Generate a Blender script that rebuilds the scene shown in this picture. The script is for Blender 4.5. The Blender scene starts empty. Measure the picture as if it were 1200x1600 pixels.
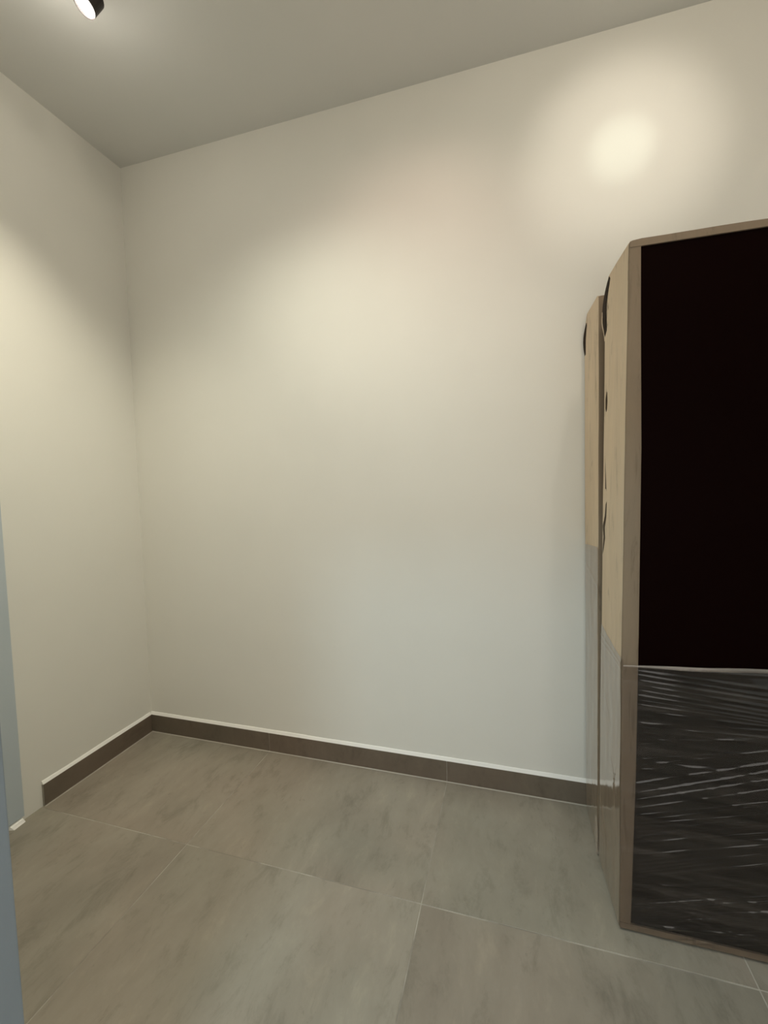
import bpy, bmesh, math, random
from mathutils import Vector, Matrix, noise
from mathutils.geometry import tessellate_polygon
random.seed(7)
S = bpy.context.scene
C = S.collection

# ------------------------------------------------------------ camera
cd = bpy.data.cameras.new('camera'); cam = bpy.data.objects.new('camera', cd); C.objects.link(cam)
cd.sensor_fit = 'VERTICAL'; cd.sensor_height = 36.0; cd.lens = 677.8 / 1600 * 36.0; cd.clip_start = 0.02
r = Vector((0.96, 0.2792, -0.0212)); u = Vector((0.00246, 0.06732, 0.99773)); f = Vector((-0.27999, 0.95787, -0.06394))
cam.matrix_world = Matrix(((r.x, u.x, -f.x, 1.7068), (r.y, u.y, -f.y, -1.6676), (r.z, u.z, -f.z, 1.1921), (0, 0, 0, 1)))
S.camera = cam

# ------------------------------------------------------------ world, exposure
w = bpy.data.worlds.new('world'); S.world = w; w.use_nodes = True
w.node_tree.nodes['Background'].inputs[0].default_value = (0.55, 0.65, 0.75, 1)
w.node_tree.nodes['Background'].inputs[1].default_value = 0.3
S.view_settings.view_transform = 'Standard'; S.view_settings.look = 'None'
S.view_settings.exposure = 0.0; S.view_settings.gamma = 1.0; S.view_settings.use_curve_mapping = False

# ------------------------------------------------------------ lamps
def lamp(name, kind, loc, aim, energy, col, rad=.02, size=90, blend=1.0, wh=None):
    l = bpy.data.lights.new(name, kind); l.energy = energy; l.color = col
    if kind == 'AREA':
        l.shape = 'RECTANGLE'; l.size, l.size_y = wh
    else: l.shadow_soft_size = rad
    if kind == 'SPOT': l.spot_size = math.radians(size); l.spot_blend = blend
    o = bpy.data.objects.new(name, l); C.objects.link(o); o.location = loc
    if aim: o.rotation_euler = (Vector(aim) - Vector(loc)).to_track_quat('-Z', 'Y').to_euler()
    return o
WARM = (1.0, 0.86, 0.62); COOL = (0.62, 0.82, 1.0)
H = 2.6574                                                       # ceiling height
# heads: (lens centre, aim point)
HEADS = [((0.5584, -0.6346, 2.560), (0.04, -0.68, 0.30)),
         ((1.47, -0.72, 2.53), (1.32, 0.0, 1.72)),
         ((2.15, -1.05, 2.53), (2.06, 0.0, 2.28)),
         ((0.99, -0.68, 2.53), (1.02, -0.38, 0.42))]
def below(k, d=.014):
    p, a = Vector(HEADS[k][0]), Vector(HEADS[k][1]); return p + (a - p).normalized() * d
lamp('spot_light_left', 'SPOT', below(0), HEADS[0][1], 39, (1, 0.93, 0.75), .022, 90)
lamp('spot_light_middle', 'SPOT', below(1), HEADS[1][1], 7, (1, 0.74, 0.62), .022, 100)
lamp('spot_light_fourth', 'SPOT', below(3), HEADS[3][1], 25, (.98, 1, .84), .022, 130)
lamp('spot_light_core', 'SPOT', below(2), HEADS[2][1], 11, (0.9, 1, 0.85), .022, 14)
lamp('spot_light_halo', 'SPOT', below(2), HEADS[2][1], 17, (1, .91, 0.79), .022, 40)
lamp('spot_spill_left', 'POINT', below(0, .03), None, 1.6, (1, .94, .83), .025)
lamp('spot_spill_right', 'POINT', below(2, .03), None, 6.8, (1, .9, .75), .018)
lamp('added_passage_light', 'AREA', (1.12, -2.2, 2.59), (1.12, -2.2, 0), 16, (0.52, 0.82, 1.0), wh=(.28, .28))  # added lamp, stands in for daylight coming through the doorway
lamp('passage_fill_light', 'AREA', (1.95, -2.93, 1.25), (1.9, 0, 1.25), 16, (1, .93, .87), wh=(1.9, 1.9))  # added fill panel to even out the room, no window stands here

# ------------------------------------------------------------ materials
def mat(name):
    m = bpy.data.materials.new(name); m.use_nodes = True
    nt = m.node_tree; b = nt.nodes['Principled BSDF']
    return m, nt, b
def N(nt, t, **kw):
    n = nt.nodes.new(t)
    for k, v in kw.items():
        if k in n.inputs: n.inputs[k].default_value = v
        else: setattr(n, k, v)
    return n
def ramp(nt, fac, stops):
    n = nt.nodes.new('ShaderNodeValToRGB'); e = n.color_ramp.elements
    while len(e) < len(stops): e.new(0.5)
    for i, (p, c) in enumerate(stops): e[i].position = p; e[i].color = (*c, 1)
    nt.links.new(fac, n.inputs[0]); return n.outputs[0]
def noisefac(nt, scale, detail=5, rough=0.6, stretch=(1, 1, 1), dist=0.0, rot=(0, 0, 0)):
    tc = nt.nodes.new('ShaderNodeTexCoord'); mp = nt.nodes.new('ShaderNodeMapping')
    mp.inputs['Scale'].default_value = stretch; mp.inputs['Rotation'].default_value = rot
    nt.links.new(tc.outputs['Object'], mp.inputs[0])
    n = N(nt, 'ShaderNodeTexNoise', Scale=scale, Detail=detail, Roughness=rough, Distortion=dist)
    nt.links.new(mp.outputs[0], n.inputs['Vector']); return n.outputs['Fac']
def mixc(nt, fac, a, b, mode='MIX'):
    n = nt.nodes.new('ShaderNodeMix'); n.data_type = 'RGBA'; n.blend_type = mode
    for idx, v in ((0, fac), (6, a), (7, b)):
        if isinstance(v, (int, float)): n.inputs[idx].default_value = v
        elif isinstance(v, tuple): n.inputs[idx].default_value = (*v, 1)
        else: nt.links.new(v, n.inputs[idx])
    return n.outputs[2]
def bump(nt, b, h, strength, dist=0.002):
    n = N(nt, 'ShaderNodeBump', Strength=strength, Distance=dist); nt.links.new(h, n.inputs['Height'])
    nt.links.new(n.outputs[0], b.inputs['Normal'])

def paint(name, c1, c2, rough=0.75):
    m, nt, b = mat(name)
    nt.links.new(ramp(nt, noisefac(nt, 1.6, 3), [(0.3, c1), (0.7, c2)]), b.inputs['Base Color'])
    b.inputs['Roughness'].default_value = rough
    b.inputs['Specular IOR Level'].default_value = 0.25
    bump(nt, b, noisefac(nt, 260, 3), 0.12, 0.001)
    return m
M_WALL = paint('wall_paint', (0.79, 0.77, 0.71), (0.82, 0.80, 0.74))
M_CEIL = paint('ceiling_paint', (0.70, 0.70, 0.67), (0.73, 0.72, 0.69))
M_JAMB_SHADED = paint('jamb_paint_shaded', (0.31, 0.36, 0.41), (0.33, 0.38, 0.43), 0.5)  # darker copy of the trim colour, shade and bluish daylight painted in
M_TRIM_DAYTINT = paint('trim_daylight_tint', (0.50, 0.56, 0.60), (0.54, 0.60, 0.64), 0.5)  # white trim with the blue of the daylight put into its colour
M_BEAD = paint('sealant', (0.88, 0.86, 0.82), (0.92, 0.90, 0.86), 0.5)

def stone(name, dark, mid, light, rough=0.5):
    m, nt, b = mat(name)
    oi = nt.nodes.new('ShaderNodeObjectInfo')
    tc = nt.nodes.new('ShaderNodeTexCoord'); add = N(nt, 'ShaderNodeVectorMath', operation='ADD')
    sc = N(nt, 'ShaderNodeMath', operation='MULTIPLY'); sc.inputs[1].default_value = 37.0
    nt.links.new(oi.outputs['Random'], sc.inputs[0]); nt.links.new(tc.outputs['Object'], add.inputs[0]); nt.links.new(sc.outputs[0], add.inputs[1])
    def nz(scale, st, det=8, dist=0.25, rr=0.62):
        mp = nt.nodes.new('ShaderNodeMapping'); mp.inputs['Scale'].default_value = st; mp.inputs['Rotation'].default_value = (0, 0, 0.12)
        nt.links.new(add.outputs[0], mp.inputs[0])
        n = N(nt, 'ShaderNodeTexNoise', Scale=scale, Detail=det, Roughness=rr, Distortion=dist)
        nt.links.new(mp.outputs[0], n.inputs['Vector']); return n.outputs['Fac']
    big = ramp(nt, nz(2.2, (1.6, 0.8, 1)), [(0.32, dark), (0.5, mid), (0.70, light)])
    mot = ramp(nt, nz(8, (1.7, 0.7, 1), 10, 0.3, 0.72), [(0.33, (0.76, 0.77, 0.76)), (0.47, (0.98, 0.98, 0.98)), (0.56, (1, 1, 1)), (0.70, (1.14, 1.13, 1.11))])
    warm = ramp(nt, nz(1.3, (1, 1, 1), 2, 0.2), [(0.38, (0.985, 1.005, 0.99)), (0.62, (1.035, 0.985, 0.965))])
    scr = ramp(nt, nz(26, (1.4, 0.5, 1), 8, 0.4, 0.8), [(0.30, (0.78, 0.78, 0.78)), (0.40, (1, 1, 1)), (0.70, (1, 1, 1)), (0.80, (1.12, 1.12, 1.1))])
    c = mixc(nt, 1.0, big, mot, 'MULTIPLY'); c = mixc(nt, 1.0, c, warm, 'MULTIPLY'); c = mixc(nt, 1.0, c, scr, 'MULTIPLY')
    nt.links.new(c, b.inputs['Base Color']); b.inputs['Roughness'].default_value = rough
    b.inputs['Specular IOR Level'].default_value = 0.35
    bump(nt, b, nz(60, (1, 1, 1), 6), 0.15, 0.001)
    return m
M_TILE = stone('floor_tile_stone', (0.262, 0.232, 0.190), (0.312, 0.278, 0.228), (0.362, 0.326, 0.272))
M_SKIRT = stone('skirting_tile_stone', (0.145, 0.116, 0.088), (0.165, 0.133, 0.102), (0.190, 0.156, 0.122), 0.45)
m, nt, b = mat('grout'); M_GROUT = m
nt.links.new(ramp(nt, noisefac(nt, 5, 4, 0.7), [(0.40, (0.27, 0.24, 0.20)), (0.60, (0.46, 0.42, 0.36))]), b.inputs['Base Color']); b.inputs['Roughness'].default_value = 0.9

def card(name, c1, c2, c3, rough=0.8):
    m, nt, b = mat(name)
    a = ramp(nt, noisefac(nt, 7, 6, 0.6, (1, 1, 0.25), 0.4), [(0.3, c1), (0.55, c2), (0.8, c3)])
    k = ramp(nt, noisefac(nt, 26, 7, 0.7, (1, 1, 0.16), 0.9), [(0.30, (0.66, 0.63, 0.60)), (0.43, (0.98, 0.98, 0.98)), (0.8, (1.08, 1.06, 1.04))])
    nt.links.new(mixc(nt, 1.0, a, k, 'MULTIPLY'), b.inputs['Base Color'])
    b.inputs['Roughness'].default_value = rough; b.inputs['Specular IOR Level'].default_value = 0.2
    bump(nt, b, noisefac(nt, 45, 4, 0.6, (1, 1, 0.3)), 0.35, 0.002)
    return m
M_CARD_LIT = card('cardboard', (0.62, 0.50, 0.365), (0.67, 0.545, 0.405), (0.72, 0.59, 0.44))  # lit copy: brightness of the lit left sides put into the colour
M_CARD_SHADED = card('cardboard_shaded', (0.22, 0.165, 0.115), (0.245, 0.185, 0.128), (0.27, 0.205, 0.142))  # shaded copy of the cardboard, dimness of the front faces painted in
M_CARDIN_SHADED = card('cardboard_inner_shaded', (0.022, 0.015, 0.010), (0.03, 0.02, 0.014), (0.04, 0.027, 0.018))  # shade inside tears and behind flaps put into the colour

m, nt, b = mat('dark_lacquer'); M_DARK = m
b.inputs['Base Color'].default_value = (0.0040, 0.0007, 0.0004, 1); b.inputs['Roughness'].default_value = 0.55
b.inputs['Specular IOR Level'].default_value = 0.02
bump(nt, b, noisefac(nt, 30, 3, 0.5, (1, 1, 0.1)), 0.05, 0.001)

m, nt, b = mat('black_metal'); M_BLACK = m
b.inputs['Base Color'].default_value = (0.03, 0.025, 0.025, 1); b.inputs['Roughness'].default_value = 0.4
b.inputs['Metallic'].default_value = 0.3
m, nt, b = mat('steel'); M_STEEL = m
b.inputs['Base Color'].default_value = (0.6, 0.6, 0.58, 1); b.inputs['Roughness'].default_value = 0.3; b.inputs['Metallic'].default_value = 1
m, nt, b = mat('lamp_lens'); M_LENS = m
b.inputs['Base Color'].default_value = (0.9, 0.9, 0.85, 1); b.inputs['Emission Color'].default_value = (1, 0.93, 0.82, 1); b.inputs['Emission Strength'].default_value = 12
m, nt, b = mat('added_passage_lens'); M_LENS2 = m
b.inputs['Emission Color'].default_value = (0.8, 0.9, 1, 1); b.inputs['Emission Strength'].default_value = 3  # glow of the added passage lamp

def film_mat(name, refl, haze_lo, haze_hi, rough, streak_rot=0.0):   # haze: how milky the bunched film is
    m = bpy.data.materials.new(name); m.use_nodes = True; nt = m.node_tree
    nt.nodes.remove(nt.nodes['Principled BSDF']); out = nt.nodes['Material Output']
    tr = N(nt, 'ShaderNodeBsdfTransparent'); tr.inputs[0].default_value = (0.97, 0.97, 0.97, 1)
    gl = N(nt, 'ShaderNodeBsdfGlossy'); gl.inputs['Roughness'].default_value = rough; gl.inputs[0].default_value = (1, 1, 1, 1)
    df = N(nt, 'ShaderNodeBsdfDiffuse'); df.inputs[0].default_value = (0.80, 0.66, 0.56, 1)
    fr = N(nt, 'ShaderNodeFresnel', IOR=1.5)
    mu = N(nt, 'ShaderNodeMath', operation='MULTIPLY', use_clamp=True); mu.inputs[1].default_value = refl
    nt.links.new(fr.outputs[0], mu.inputs[0])
    a = ramp(nt, noisefac(nt, 30, 6, 0.65, (0.12, 0.12, 1.6), 0.5, (0, streak_rot, 0)),
             [(0.36, (haze_lo,) * 3), (0.55, ((haze_lo * 2 + haze_hi) / 3,) * 3), (0.72, (haze_hi,) * 3)])
    m1 = N(nt, 'ShaderNodeMixShader'); nt.links.new(a, m1.inputs[0]); nt.links.new(tr.outputs[0], m1.inputs[1]); nt.links.new(df.outputs[0], m1.inputs[2])
    m2 = N(nt, 'ShaderNodeMixShader'); nt.links.new(mu.outputs[0], m2.inputs[0]); nt.links.new(m1.outputs[0], m2.inputs[1]); nt.links.new(gl.outputs[0], m2.inputs[2])
    nt.links.new(m2.outputs[0], out.inputs[0])
    return m
M_FILM = film_mat('stretch_film', 1.2, 0.006, 0.07, 0.06)
M_FILMSIDE = film_mat('stretch_film_tight', 1.5, 0.06, 0.15, 0.13)
M_FILMEDGE = film_mat('stretch_film_roll', 1.5, 0.18, 0.40, 0.25)

# ------------------------------------------------------------ helpers
def obj(name, verts, faces, m, parent=None, smooth=False, facing=None):
    me = bpy.data.meshes.new(name); me.from_pydata([tuple(v) for v in verts], [], faces); me.update()
    bm = bmesh.new(); bm.from_mesh(me); bmesh.ops.recalc_face_normals(bm, faces=bm.faces)
    if facing:                                                   # open sheets: outer side towards 'facing'
        bm.normal_update()
        if sum(f_.normal.dot(Vector(facing)) for f_ in bm.faces) < 0: bmesh.ops.reverse_faces(bm, faces=bm.faces)
    bm.to_mesh(me); bm.free()
    if m: me.materials.append(m)
    if smooth: me.polygons.foreach_set('use_smooth', [True] * len(me.polygons))
    o = bpy.data.objects.new(name, me); C.objects.link(o)
    if parent:
        o.parent = parent; o.matrix_parent_inverse = Matrix.Translation(-parent.location) if not parent.rotation_euler[2] else parent.matrix_world.inverted()
    return o
def bmobj(name, bm, m, parent=None, smooth=False):
    me = bpy.data.meshes.new(name); bmesh.ops.recalc_face_normals(bm, faces=bm.faces); bm.to_mesh(me); bm.free()
    me.materials.append(m)
    if smooth: me.polygons.foreach_set('use_smooth', [True] * len(me.polygons))
    o = bpy.data.objects.new(name, me); C.objects.link(o)
    if parent: o.parent = parent; o.matrix_parent_inverse = Matrix.Translation(-parent.location)
    return o
BF = [(0, 1, 2, 3), (7, 6, 5, 4), (0, 4, 5, 1), (1, 5, 6, 2), (2, 6, 7, 3), (3, 7, 4, 0)]
def boxv(x0, x1, y0, y1, z0, z1):
    return [(x0, y0, z0), (x1, y0, z0), (x1, y1, z0), (x0, y1, z0), (x0, y0, z1), (x1, y0, z1), (x1, y1, z1), (x0, y1, z1)]
def box(name, x0, x1, y0, y1, z0, z1, m, parent=None, bev=0.0):
    bm = bmesh.new(); vs = [bm.verts.new(v) for v in boxv(x0, x1, y0, y1, z0, z1)]
    for q in BF: bm.faces.new([vs[i] for i in q])
    if bev: bmesh.ops.bevel(bm, geom=bm.edges[:], offset=bev, segments=2, profile=0.7, affect='EDGES')
    return bmobj(name, bm, m, parent)
def struct(o): o['kind'] = 'structure'; return o
def thing(name, label, cat, loc, group=None):
    o = bpy.data.objects.new(name, None); C.objects.link(o); o.location = loc; o['label'] = label; o['category'] = cat
    o.empty_display_size = 0.1
    if group: o['group'] = group
    bpy.context.view_layer.update()
    return o

# ------------------------------------------------------------ setting
XR = 3.06; YF = -1.272; YB = -2.95
struct(box('floor', -0.15, XR + 0.12, YB - 0.12, 0.12, -0.12, -0.0007, M_GROUT))
floor = bpy.data.objects['floor']
XA = 0.6604; T = 0.8; D1 = 0.5322; G = 0.0013
xs = [0, XA, XA + T, XA + 2 * T, XR]; ys = [0, -D1, -D1 - T, -D1 - 2 * T, YB]
for j in range(4):
    for i in range(4):
        x0, x1 = xs[i] + G, xs[i + 1] - G; y1, y0 = ys[j] - G, ys[j + 1] + G
        if j == 3 and y1 - y0 < .1: continue
        dz = random.uniform(-.0003, .0003)
        cx, cy = (x0 + x1) / 2, (y0 + y1) / 2
        bm = bmesh.new(); vs = [bm.verts.new(v) for v in boxv(x0 - cx, x1 - cx, y0 - cy, y1 - cy, -.009, 0)]
        for q in BF: bm.faces.new([vs[a] for a in q])
        bmesh.ops.bevel(bm, geom=[e for e in bm.edges if all(v.co.z > -.001 for v in e.verts)], offset=.0008, segments=1, affect='EDGES')
        t = bmobj('tile', bm, M_TILE, None); t.location = (cx, cy, dz); t.parent = floor
struct(box('wall_back', -0.15, XR + 0.12, 0, 0.12, -0.12, H, M_WALL))
struct(box('wall_right', XR, XR + 0.12, YB - .12, 0, -0.12, H, M_WALL))
# wall_left with a doorway from y = -0.66 to the front wall
LD0, LD1, LDH = -0.655, -1.20, 2.05
v = []; fc = []
for a in (boxv(-.12, 0, LD0, 0, -.12, H), boxv(-.12, 0, LD1, LD0, LDH, H), boxv(-.12, 0, YB - .12, LD1, -.12, H)):
    n = len(v); v += a; fc += [tuple(n + i for i in q) for q in BF]
struct(obj('wall_left', v, fc, M_WALL))
# wall_front with the doorway the photo looks through
JX0, JX1, DH = 1.043, 2.90, 1.97
v = []; fc = []
for a in (boxv(0, JX0 - .012, YF - .12, YF, -.0, H), boxv(JX1 + .012, XR, YF - .12, YF, 0, H), boxv(JX0 - .012, JX1 + .012, YF - .12, YF, DH + .012, H)):
    n = len(v); v += a; fc += [tuple(n + i for i in q) for q in BF]
struct(obj('wall_front', v, fc, M_WALL))
struct(box('wall_passage', 0, XR, YB - .12, YB, -.12, H, M_WALL))
struct(box('ceiling', -0.15, XR + 0.12, YB - .12, 0.12, H, H + 0.1, M_CEIL))
# front doorway lining
dl = box('door_2', JX0 - .012, JX0, YF - .125, YF + .003, 0, DH, M_JAMB_SHADED, None, .002); struct(dl)
box('jamb', JX1, JX1 + .012, YF - .125, YF + .003, 0, DH, M_TRIM_DAYTINT, dl, .002)
box('head', JX0 - .012, JX1 + .012, YF - .125, YF + .003, DH, DH + .012, M_TRIM_DAYTINT, dl, .002)
# side door in the left wall: casing strip, leaf, handle
dr = box('door_1', -.075, -.035, LD1 + .012, LD0 - .012, .008, LDH - .012, M_TRIM_DAYTINT, None, .002); struct(dr)
box('casing', 0.0, .007, LD0 - .002, -0.595, .016, LDH + .05, M_TRIM_DAYTINT, dr, .0025)
box('casing', 0.0, .007, LD1 - .05, LD1 + .002, .016, LDH + .05, M_TRIM_DAYTINT, dr, .0025)
box('casing', 0.0, .007, LD1 + .002, LD0 - .002, LDH, LDH + .05, M_TRIM_DAYTINT, dr, .0025)
box('jamb', -.12, 0, LD0 - .012, LD0, .0, LDH, M_TRIM_DAYTINT, dr)
box('jamb', -.12, 0, LD1, LD1 + .012, .0, LDH, M_TRIM_DAYTINT, dr)
box('head', -.12, 0, LD1, LD0, LDH - .012, LDH, M_TRIM_DAYTINT, dr)
bm = bmesh.new()
bmesh.ops.create_cone(bm, cap_ends=True, segments=16, radius1=.01, radius2=.01, depth=.05, matrix=Matrix.Translation((-.012, LD1 + .07, 1.02)) @ Matrix.Rotation(math.pi / 2, 4, 'Y'))
bmesh.ops.create_cone(bm, cap_ends=True, segments=16, radius1=.009, radius2=.009, depth=.12, matrix=Matrix.Translation((.008, LD1 + .12, 1.02)) @ Matrix.Rotation(math.pi / 2, 4, 'X'))
bmobj('handle', bm, M_STEEL, dr, True)

# baseboards: backing, skirting tiles, pale sealant bead on top
BH, BT = .086, .010
def skirting(name, segs, along):
    # along 'x' on the back wall, 'y' on the left wall
    def bb(n, a0, a1, d0, d1, z0, z1, m, p=None, bev=0):
        if along == 'x': return box(n, a0, a1, -d1, -d0, z0, z1, m, p, bev)
        return box(n, d0, d1, a1, a0, z0, z1, m, p, bev)
    base = struct(bb(name, segs[0], segs[-1], 0, BT - .002, .0, BH - .001, M_GROUT))
    for a, b_ in zip(segs[:-1], segs[1:]):
        s = 1 if b_ > a else -1
        bb('skirting_tile', a + s * .0012, b_ - s * .0012, .001, BT, .003, BH, M_SKIRT, base, .0007)
    # chamfered bead
    a0, a1 = segs[0], segs[-1]; n = 60; v = []; fc = []
    for i in range(n + 1):
        t = a0 + (a1 - a0) * i / n
        hh = .010 + .002 * noise.noise(Vector((t * 6, 3, 0)))
        prof = [(0, BH - .002), (BT - .0004, BH - .0005), (BT - .002, BH + .002), (.003, BH + hh), (0, BH + hh + .002)]
        for d, z in prof: v.append((t, -d, z) if along == 'x' else (d, t, z))
    for i in range(n):
        for k in range(4): fc.append((i * 5 + k, i * 5 + k + 1, i * 5 + 6 + k, i * 5 + 5 + k))
    fc += [(0, 1, 2, 3, 4), tuple(n * 5 + k for k in range(5))]
    obj('sealant_bead', v, fc, M_BEAD, base)
    # pale joint where the skirting meets the floor
    v = []; fc = []
    for i in range(n + 1):
        t = a0 + (a1 - a0) * i / n; ww = .0032 + .001 * noise.noise(Vector((t * 20, 9, 0)))
        for d, z in [(BT - .001, .0035), (BT + ww, .0004), (BT - .001, .0)]: v.append((t, -d, z) if along == 'x' else (d, t, z))
    for i in range(n):
        fc += [(i * 3, i * 3 + 1, i * 3 + 4, i * 3 + 3), (i * 3 + 1, i * 3 + 2, i * 3 + 5, i * 3 + 4)]
    obj('floor_joint', v, fc, M_BEADF, base)
M_BEADF = paint('floor_sealant', (0.40, 0.365, 0.31), (0.46, 0.42, 0.36), 0.7)
skirting('baseboard_back', [.0, XA, XA + T, XA + 2 * T, XR], 'x')
skirting('baseboard_left', [-BT - .0005, -.526], 'y')

# plaster chip under the casing
rr = random.Random(3)
chip = thing('plaster_chip', 'small white broken plaster chip on the floor at the door casing', 'debris', (.006, -.615, 0))
v = [(.0, -.598, 0), (.018, -.600, 0), (.022, -.640, 0), (.0, -.648, 0), (.0, -.600, .013), (.010, -.602, .011), (.013, -.634, .007), (.0, -.645, .014)]
obj('plaster_fragment', v, BF, M_BEAD, chip)

# ------------------------------------------------------------ the packages
def sheet(name, P, outline, holes, thick, m, parent):
    """flat sheet in parameters (a, z) with real holes, mapped through P(a, z, depth)"""
    bm = bmesh.new(); loops = [outline] + holes
    vs = [bm.verts.new((a, z, 0)) for lp in loops for a, z in lp]
    for tri in tessellate_polygon([[Vector((a, z, 0)) for a, z in lp] for lp in loops]): bm.faces.new([vs[i] for i in tri])
    ret = bmesh.ops.extrude_face_region(bm, geom=bm.faces[:])
    for e in ret['geom']:
        if isinstance(e, bmesh.types.BMVert): e.co.z = thick
    for vtx in bm.verts: vtx.co = Vector(P(vtx.co.x, vtx.co.y, vtx.co.z))
    return bmobj(name, bm, m, parent)
def dense(loop, step=.03):
    out = []
    for i in range(len(loop)):
        a = Vector(loop[i]); b_ = Vector(loop[(i + 1) % len(loop)]); n = max(1, int((b_ - a).length / step))
        for k in range(n): out.append(tuple(a.lerp(b_, k / n)))
    return out

# ---- front package
PX1 = 2.74
FP = thing('wrapped_door_package', 'upright package of dark panels in cardboard edging, film around its lower part, nearest the doorway', 'package', (2.0, -.35, 0), 'wrapped packages')
FY, RY, TZ = -.462, -.243, 1.764
def lx(y, z):      # outer surface of the left face of the front package
    t = (y - RY) / (FY - RY)
    x = 1.972 + .011 * t
    x += .0012 * noise.noise(Vector((y * 8, z * 3.2, 1))) + .0008 * noise.noise(Vector((y * 30, z * 9, 4)))
    x -= .004 * max(0, math.sin(math.pi * (z / TZ))) * t
    return x
def PF(y, z, d): return (lx(y, z) + d, y, z)
out = [(RY, .004), (FY + .006, .004), (FY + .006, TZ - .004), (RY - .032, TZ - .001), (RY - .024, TZ - .010), (RY - .012, TZ - .034), (RY - .004, TZ - .065), (RY, TZ - .11)]
holes = [[(-.262, 1.385), (-.2655, 1.392), (-.267, 1.415), (-.2655, 1.440), (-.263, 1.446), (-.2585, 1.425), (-.2585, 1.40)],
         [(-.2665, 1.155), (-.2695, 1.16), (-.2665, 1.20), (-.2615, 1.262), (-.2605, 1.262), (-.2625, 1.20), (-.2635, 1.165)],
         [(-.252, .963), (-.258, .985), (-.263, 1.02), (-.261, 1.05), (-.267, 1.085), (-.268, 1.13), (-.264, 1.165), (-.262, 1.165), (-.263, 1.12), (-.260, 1.085), (-.2525, 1.055), (-.2525, 1.045), (-.256, 1.02), (-.253, .985)],
         [(-.2695, 1.668), (-.272, 1.675), (-.2705, 1.695), (-.2685, 1.682)],
         [(-.268, 1.622), (-.2695, 1.626), (-.269, 1.636), (-.2675, 1.632)]]
def widen(h, k=2.6):
    c = sum(p[0] for p in h) / len(h); return [(c - .004 + (a - c) * k, z) for a, z in h]
sheet('side_protector', PF, dense(out), [widen(h, 3.0) for h in holes], .0009, M_CARD_LIT, FP)
# back layer of the side, its shade painted in as near-black, seen through the tears
box('inner_layer', 1.9885, 1.9925, -.450, RY - .002, .01, TZ - .02, M_CARDIN_SHADED, FP)
# torn flap standing proud at the upper rear corner
def ribbon(name, pts, width_dir, m, parent, th=.0015):
    v = []; fc = []
    for p, wd in zip(pts, width_dir):
        p = Vector(p); wd = Vector(wd); v += [p, p + wd, p + wd + Vector((th, 0, 0)), p + Vector((th, 0, 0))]
    n = len(pts)
    for i in range(n - 1):
        for k in range(4): fc.append((i * 4 + k, i * 4 + (k + 1) % 4, i * 4 + 4 + (k + 1) % 4, i * 4 + 4 + k))
    fc += [(0, 1, 2, 3), tuple(4 * n - 4 + k for k in range(4))]
    return obj(name, v, fc, m, parent)
pts = []; wds = []
for i in range(17):
    t = i / 16
    z = TZ - .004 - .165 * t
    y = RY - .040 + .040 * math.sin(min(1, t * 2.0) * math.pi / 2)
    x = 1.9735 - .0085 * math.sin(math.pi * min(1, t * 1.02)) ** 0.8
    pts.append((x + .0035, y - .02, z)); wds.append((-.0035, .022, 0))
ribbon('torn_flap', pts, wds, M_CARDIN_SHADED, FP)
pts = [(p[0] - .0050 + .001 * math.sin(i), p[1] + .0208, p[2]) for i, p in enumerate(pts)][8:]
ribbon('torn_edge', pts, [(-.0003, .003, 0)] * len(pts), M_CARD_LIT, FP)

# front flange of the side protector with a rounded corner, z-swept
def sweep(name, prof, zs, m, parent, smooth=True):
    v = []; fc = []; n = 0
    for z in zs:
        p = prof(z); n = len(p); v += [(a, b_, z) for a, b_ in p]
    for i in range(len(zs) - 1):
        for k in range(n): fc.append((i * n + k, i * n + (k + 1) % n, (i + 1) * n + (k + 1) % n, (i + 1) * n + k))
    fc += [tuple(range(n)), tuple((len(zs) - 1) * n + k for k in range(n))]
    return obj(name, v, fc, m, parent, smooth)
def xin(z):   # inner border of the flange
    pts = [(0, 2.0085), (.1, 2.0105), (.45, 2.0155), (.8, 2.0165), (1.27, 2.0155), (1.6, 2.0095), (1.8, 2.0068)]
    for (a, b_), (c, d_) in zip(pts[:-1], pts[1:]):
        if z <= c: return b_ + (d_ - b_) * (z - a) / (c - a)
    return pts[-1][1]
def flp(z):
    x0 = lx(FY + .007, z) + .006 * max(0, (z - TZ + .010) / .010) ** 2; w = .0007 * noise.noise(Vector((z * 12, 0, 5)))
    pr = [(x0, FY + .0075), (x0 + .0002, FY + .004), (x0 + .0016, FY + .0012), (x0 + .0045, FY + w), (xin(z) - .002, FY - .0005 + w), (xin(z) + .3 * w, FY + .0006 + w),
          (xin(z), FY + .005), (x0 + .006, FY + .0055), (x0 + .004, FY + .0078)]
    return pr
zs = [.004 + (TZ - .014) * i / 90 for i in range(91)] + [TZ - .007, TZ - .004, TZ - .0015]
sweep('front_flange', flp, zs, M_CARD_SHADED, FP)
# top and bottom protectors along x
def bar(name, z_in, z_out, y0, y1, m, seed):
    v = []; fc = []; n = 60; x0 = 1.984
    for i in range(n + 1):
        t = i / n; x = x0 + (PX1 - x0) * t
        wz = .0014 * noise.noise(Vector((x * 9, seed, 0))) * min(1, t * 8)
        rd = .0035 * max(0, 1 - t * 40) * (1 if z_out > z_in else 0)
        zo = z_out + wz - rd
        for y, z in [(y0, z_in), (y0, zo - .002 * (1 if z_out > z_in else -1)), (y0 + .002, zo), (y1, zo), (y1, zo - .004 * (1 if z_out > z_in else -1)), (y0 + .005, z_in)]:
            v.append((x, y, z))
    for i in range(n):
        for k in range(6): fc.append((i * 6 + k, i * 6 + (k + 1) % 6, (i + 1) * 6 + (k + 1) % 6, (i + 1) * 6 + k))
    fc += [tuple(range(6)), tuple(n * 6 + k for k in range(6))]
    return obj(name, v, fc, m, FP)
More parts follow.
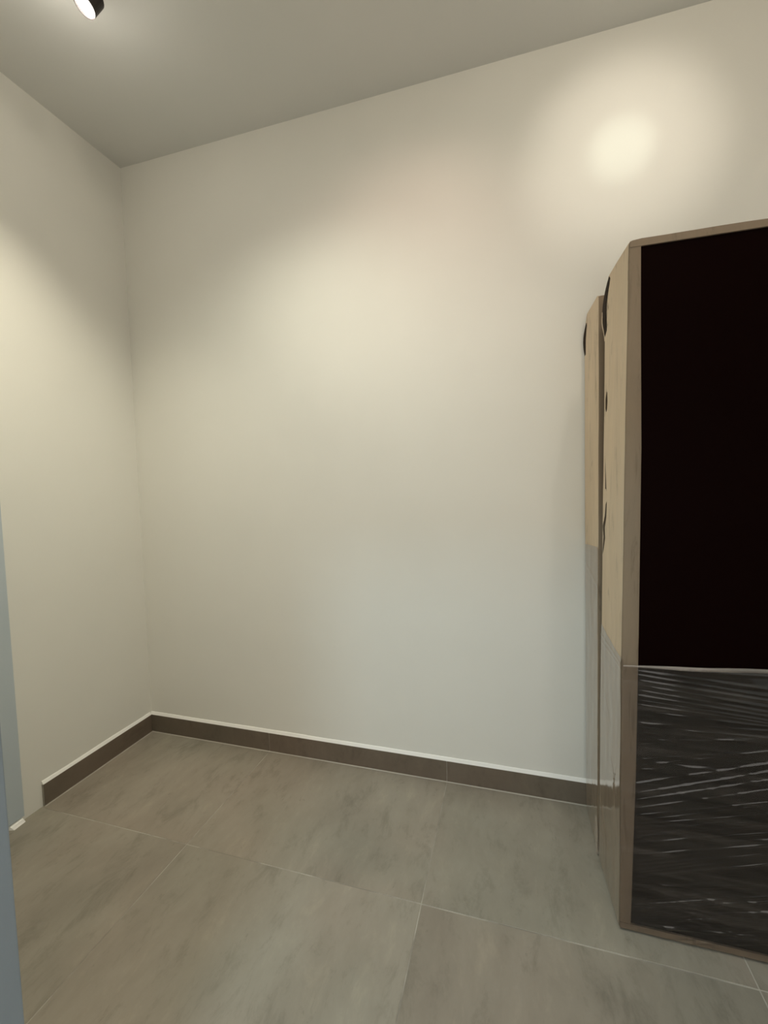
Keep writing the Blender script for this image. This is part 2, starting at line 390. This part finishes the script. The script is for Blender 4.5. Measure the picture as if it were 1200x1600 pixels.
bar('top_protector', TZ - .0175, TZ + .0005, FY - .0012, RY - .03, M_CARD_SHADED, 2)
bar('bottom_protector', .0205, .003, FY - .0012, RY, M_CARD_SHADED, 7)
box('side_protector', PX1 - .004, PX1, FY + .002, RY, .004, TZ, M_CARD_LIT, FP)
# dark panel faces
box('dark_panel', 1.994, PX1 - .006, FY + .0035, FY + .022, .006, TZ - .006, M_DARK, FP, .001)
for k in range(6):
    y = FY + .026 + k * .0315
    box('stacked_panel', 1.9935, PX1 - .006, y, y + .030, .006, TZ - .008, M_CARDIN_SHADED, FP)

# ---- rear package, leaning slightly back to the wall
RP = thing('wrapped_door_package', 'narrower wrapped package squeezed between the nearest package and the back wall', 'package', (2.0, -.12, 0), 'wrapped packages')
RZ = 1.768
def rfront(z): return -.218 + .078 * (z / RZ) ** 1.1
def rback(z): return -.0125 + .004 * (z / RZ)
def rP(a, z, d):    # a: 0 at the back, 1 at the front
    y = rback(z) + (rfront(z) - rback(z)) * a
    x = (1.970 - .019 * (z / RZ)) * (1 - a) + 1.972 * a
    x += .0010 * noise.noise(Vector((y * 9, z * 3, 8))) + .0006 * noise.noise(Vector((y * 30, z * 10, 2)))
    return (x + d, y, z)
out = [(0, .004), (1, .004), (1, RZ - .012), (.97, RZ - .003), (.90, RZ), (.20, RZ - .02), (.10, RZ - .04), (.03, RZ - .075), (0, RZ - .13)]
sheet('side_protector', rP, dense(out, .04), [], .004, M_CARD_LIT, RP)
pts = []; wds = []
for i in range(13):
    t = i / 12; z = RZ - .028 - .15 * t
    q = rP(.16 - .16 * math.sin(min(1, t * 1.6) * math.pi / 2), z, 0)
    pts.append((q[0] + .004 - .004 * math.sin(math.pi * t), q[1] - .012, z)); wds.append((-.0050 * math.sin(math.pi * min(1, t + .05)), .0112, 0))
ribbon('torn_flap', pts, wds, M_CARDIN_SHADED, RP)
# front flange strip of the rear package
v = []; fc = []; n = 60
for i in range(n + 1):
    z = .006 + (RZ - .012) * i / n; q = rP(1, z, 0)
    for dx, dy in [(-.0001, .003), (0, -.0005), (.002, -.0025), (.035, -.003), (.035, .001), (.004, .003)]:
        v.append((q[0] + dx, q[1] + dy, z))
for i in range(n):
    for k in range(6): fc.append((i * 6 + k, i * 6 + (k + 1) % 6, (i + 1) * 6 + (k + 1) % 6, (i + 1) * 6 + k))
fc += [tuple(range(6)), tuple(n * 6 + k for k in range(6))]
obj('front_flange', v, fc, M_CARD_SHADED, RP, True)
for nm, z0, z1, m in (('top_protector', RZ - .025, RZ - .004, M_CARD_SHADED), ('bottom_protector', .003, .025, M_CARD_SHADED)):
    v = []
    for z in (z0, z1):
        yf, yb = rfront(z), rback(z)
        v += [(1.978, yf + .001, z), (PX1, yf + .001, z), (PX1, yb - .003, z), (1.978, yb - .003, z)]
    obj(nm, v, BF, m, RP)
v = []
for z in (.026, RZ - .026):
    yf = rfront(z); v += [(1.990, yf + .004, z), (PX1 - .006, yf + .004, z), (PX1 - .006, yf + .026, z), (1.990, yf + .026, z)]
obj('dark_panel', v, BF, M_DARK, RP)
v = []
for z in (.026, RZ - .026):
    yf, yb = rfront(z) + .028, rback(z) - .005; v += [(1.990, yf, z), (PX1 - .006, yf, z), (PX1 - .006, yb, z), (1.990, yb, z)]
obj('stacked_panel', v, BF, M_CARDIN_SHADED, RP)

# ---- stretch film
rf = random.Random(11)
def ridge(h, c, wd): return h * math.exp(-(c / wd) ** 2)
# front film: creases as lines z = z0 + s * (x - 2.0), amplitude, width
CR = []
for z0, sl, a in [(.716, .02, .0020), (.708, -.06, .0014), (.698, -.085, .0015), (.684, -.075, .0013), (.672, -.085, .0013), (.658, -.08, .0011), (.645, -.07, .0012), (.632, -.06, .0009), (.620, -.04, .0009), (.603, -.01, .0008), (.590, .04, .0006), (.575, -.07, .0006)]:
    CR.append((z0, sl, a, .0026))
for k in range(16):
    CR.append((.57 - k * .011 + rf.uniform(-.005, .005), rf.uniform(-.12, .22), rf.uniform(.0004, .0009), .003))
for z0, sl, a in [(.452, .30, .0010), (.405, .36, .0020), (.378, .38, .0026), (.360, .37, .0022), (.338, .36, .0016), (.470, .24, .0008)]:
    CR.append((z0, sl, a, .0028))
for k in range(44):
    CR.append((.325 - k * .0085 + rf.uniform(-.004, .004), rf.uniform(.24, .40), rf.uniform(.0006, .0016), rf.uniform(.0018, .0032)))
for k in range(12):
    CR.append((.16 - k * .011, rf.uniform(-.15, .05), rf.uniform(.0003, .0008), .0025))
CR.append((.022, .16, .0022, .004)); CR.append((.035, -.1, .001, .004))
def film_front(x, z):
    zz = z + .0015 * noise.noise(Vector((x * 9, z * 5, 0)))
    h = 0
    for z0, s, a, wd in CR:
        c = zz - z0 - s * (x - 2.0)
        if abs(c) < .012: h += a * math.exp(-(c / wd) ** 2) * (.85 + .7 * noise.noise(Vector((x * 14, z0 * 90, 0))))
    return h
FZ = .732
def film_mesh(name, cols, z0, z1f, nz, P, m, parent):
    v = []; fc = []; n = len(cols)
    for j in range(nz + 1):
        for c in cols:
            t = j / nz; z = z0 + (z1f(c) - z0) * t; v.append(P(c, z))
    for j in range(nz):
        for i in range(n - 1): fc.append((j * n + i, j * n + i + 1, (j + 1) * n + i + 1, (j + 1) * n + i))
    return obj(name, v, fc, m, parent, True, (-.3, -1, 0))
ncol = 230
xs_ = [1.981 + (PX1 - 1.981) * (i / ncol) ** 1.0 for i in range(ncol + 1)]
def ftop(x): return .720 + .062 * min(x - 1.98, .4) + .0016 * noise.noise(Vector((x * 10, 1, 1)))
film_mesh('plastic_film', xs_, .006, lambda x: ftop(x) - .0, 420,
          lambda x, z: (x, FY - .0032 - film_front(x, z) * (1 if x > 2.03 else .12 + .88 * max(0, (x - 2.005)) / .025 if x > 2.005 else .12), z), M_FILM, FP)
# rolled upper edge of the film
v = []; fc = []
for i in range(121):
    x = 1.981 + (PX1 - 1.981) * i / 120; z = ftop(x); w_ = .0045 + .006 * min(1, (x - 1.98) / .15) + .001 * noise.noise(Vector((x * 25, 0, 3)))
    for dy, dz in [(-.0042, 0), (-.0062, -w_ * .3), (-.0056, -w_ * .8), (-.0036, -w_)]: v.append((x, FY + dy, z + dz))
for i in range(120):
    for k in range(3): fc.append((i * 4 + k, i * 4 + k + 1, i * 4 + 5 + k, i * 4 + 4 + k))
obj('film_edge', v, fc, M_FILMEDGE, FP, True, (0, -1, 0))
# side film of the front package
SC = [(-.215, .245, -.345, .118, .0016), (-.375, .42, -.43, .35, .0010), (-.36, .37, -.42, .40, .0010), (-.39, .33, -.425, .42, .0009), (-.40, .36, -.41, .30, .0009), (-.42, .34, -.40, .40, .0008),
      (-.30, .57, -.36, .50, .0006), (-.27, .62, -.28, .50, .0004), (-.245, .16, -.36, .02, .0006)]
def segd(y, z, a):
    ax, az, bx, bz, h = a; dx, dz = bx - ax, bz - az; t = max(0, min(1, ((y - ax) * dx + (z - az) * dz) / (dx * dx + dz * dz)))
    return math.hypot(y - ax - t * dx, z - az - t * dz)
def PS(y, z):
    h = .0006 + .0005 * noise.noise(Vector((y * 12, z * 5, 9)))
    for a in SC: h += a[4] * math.exp(-(segd(y, z, a) / .0022) ** 2)
    for z0, s, aa in ((.722, .02, .0016), (.706, -.03, .001)):
        h += aa * math.exp(-((z - z0 - s * (y + .35)) / .003) ** 2)
    return (lx(y, z) - .0012 - h, y, z)
ys_ = [RY - .004 + (FY + .002 - RY + .004) * i / 90 for i in range(91)]
film_mesh('side_film', ys_, .006, lambda y: FZ + .004 + .02 * ((y - FY) / (RY - FY)) ** 1.5, 300, PS, M_FILMSIDE, FP)
# corner turn of the film
v = []; fc = []; n = 120
for j in range(n + 1):
    z = .006 + (FZ - .001) * j / n; x0 = lx(FY + .002, z)
    for px, py in [(x0 - .0019, FY + .002), (x0 - .0012, FY - .0008), (x0 - .0002, FY - .0026), (1.9812 + .0006, FY - .0034)]: v.append((px, py, z))
for j in range(n):
    for k in range(3): fc.append((j * 4 + k, j * 4 + k + 1, j * 4 + 5 + k, j * 4 + 4 + k))
obj('film_corner', v, fc, M_FILM, FP, True, (-1, -1, 0))
# rear package film: left face only wraps round its edges
def PR(a, z):
    q = rP(a, z, 0); h = .0014 + .0008 * noise.noise(Vector((a * 4, z * 6, 3)))
    h += .0016 * math.exp(-((z - .955 - .02 * a) / .004) ** 2) + .001 * math.exp(-((z - .905 + .05 * a) / .006) ** 2)
    h += .0012 * math.exp(-((a - .30 + .9 * (z - .05)) / .02) ** 2) * (1 if z < .2 else 0) + .001 * math.exp(-((a - .75 + 1.1 * (z - .03)) / .02) ** 2) * (1 if z < .25 else 0)
    return (q[0] - h, q[1], z)
film_mesh('side_film', [i / 40 for i in range(41)], .006, lambda a: .968 + .012 * a, 260, PR, M_FILMSIDE, RP)
# loose film tail at the foot of the gap
v = []; fc = []
for i in range(15):
    t = i / 14; y = -.203 - .022 * t; z = .085 - .078 * t
    for k in range(6):
        s = k / 5
        v.append((1.9685 - .004 * math.sin(3.1 * s + 2 * t) , y - .012 * s, z + .045 * s * (1 - t) + .003 * math.sin(9 * t + 5 * s)))
for i in range(14):
    for k in range(5): fc.append((i * 6 + k, i * 6 + k + 1, i * 6 + 7 + k, i * 6 + 6 + k))
obj('film_tail', v, fc, M_FILMEDGE, RP, True, (-1, 0, 0))

# ------------------------------------------------------------ ceiling spotlights
LBL = ['black ceiling spotlight glowing at the top left, cut by the frame', 'black ceiling spotlight aimed at the middle of the back wall, just above the frame', 'black ceiling spotlight over the wrapped packages, aimed at the back wall', 'black ceiling spotlight just above the frame, tilted down toward the floor corner']
for k, (p, a) in enumerate(HEADS):
    p = Vector(p); d = (Vector(a) - p).normalized()
    if k == 0: d = Vector((-.285, -.398, -.872)).normalized()
    t = thing('ceiling_spotlight', LBL[k], 'spotlight', (p.x, p.y, H))
    q = d.to_track_quat('Z', 'Y').to_matrix().to_4x4()
    R_, L_ = .030, .050
    Mx = Matrix.Translation(p) @ q
    def lathe(prof, seg=32):
        bm = bmesh.new(); rings = []
        for rr_, zz in prof:
            if rr_ == 0: rings.append([bm.verts.new(Mx @ Vector((0, 0, zz)))])
            else: rings.append([bm.verts.new(Mx @ Vector((rr_ * math.cos(2 * math.pi * i / seg), rr_ * math.sin(2 * math.pi * i / seg), zz))) for i in range(seg)])
        for A_, B_ in zip(rings[:-1], rings[1:]):
            for i in range(seg):
                j = (i + 1) % seg
                if len(A_) == 1: bm.faces.new((A_[0], B_[i], B_[j]))
                elif len(B_) == 1: bm.faces.new((A_[i], A_[j], B_[0]))
                else: bm.faces.new((A_[i], A_[j], B_[j], B_[i]))
        return bm
    bmobj('housing', lathe([(0, -L_), (R_ * .8, -L_), (R_, -L_ + .008), (R_, .006), (R_ - .003, .006), (R_ - .003, -.004), (0, -.004)]), M_BLACK, t)
    bmobj('lens', lathe([(0, .004), (R_ * .6, .0035), (R_ - .004, .001), (R_ - .004, -.003), (0, -.003)]), M_LENS, t, True)
    top = p - d * L_ * .6
    bm = bmesh.new()
    bmesh.ops.create_cone(bm, cap_ends=True, segments=24, radius1=.036, radius2=.036, depth=.012, matrix=Matrix.Translation((top.x, top.y, H - .006)))
    bmobj('mounting_plate', bm, M_BLACK, t)
    hgt = max(.012, H - .01 - top.z); bm = bmesh.new()
    bmesh.ops.create_cone(bm, cap_ends=True, segments=16, radius1=.007, radius2=.007, depth=hgt, matrix=Matrix.Translation((top.x, top.y, H - .008 - hgt / 2)))
    bmobj('arm', bm, M_BLACK, t)
# added ceiling lamp, stands in for daylight from the passage
t = thing('added_ceiling_lamp', 'added, unseen round white ceiling lamp in the passage, standing in for daylight', 'lamp', (1.12, -2.2, H))
bm = bmesh.new(); bmesh.ops.create_cone(bm, cap_ends=True, segments=40, radius1=.15, radius2=.16, depth=.04, matrix=Matrix.Translation((1.12, -2.2, H - .02)))
bmobj('lamp_body', bm, M_TRIM_DAYTINT, t)
bm = bmesh.new(); bmesh.ops.create_cone(bm, cap_ends=True, segments=40, radius1=.135, radius2=.14, depth=.01, matrix=Matrix.Translation((1.12, -2.2, H - .045)))
bmobj('diffuser', bm, M_LENS2, t)
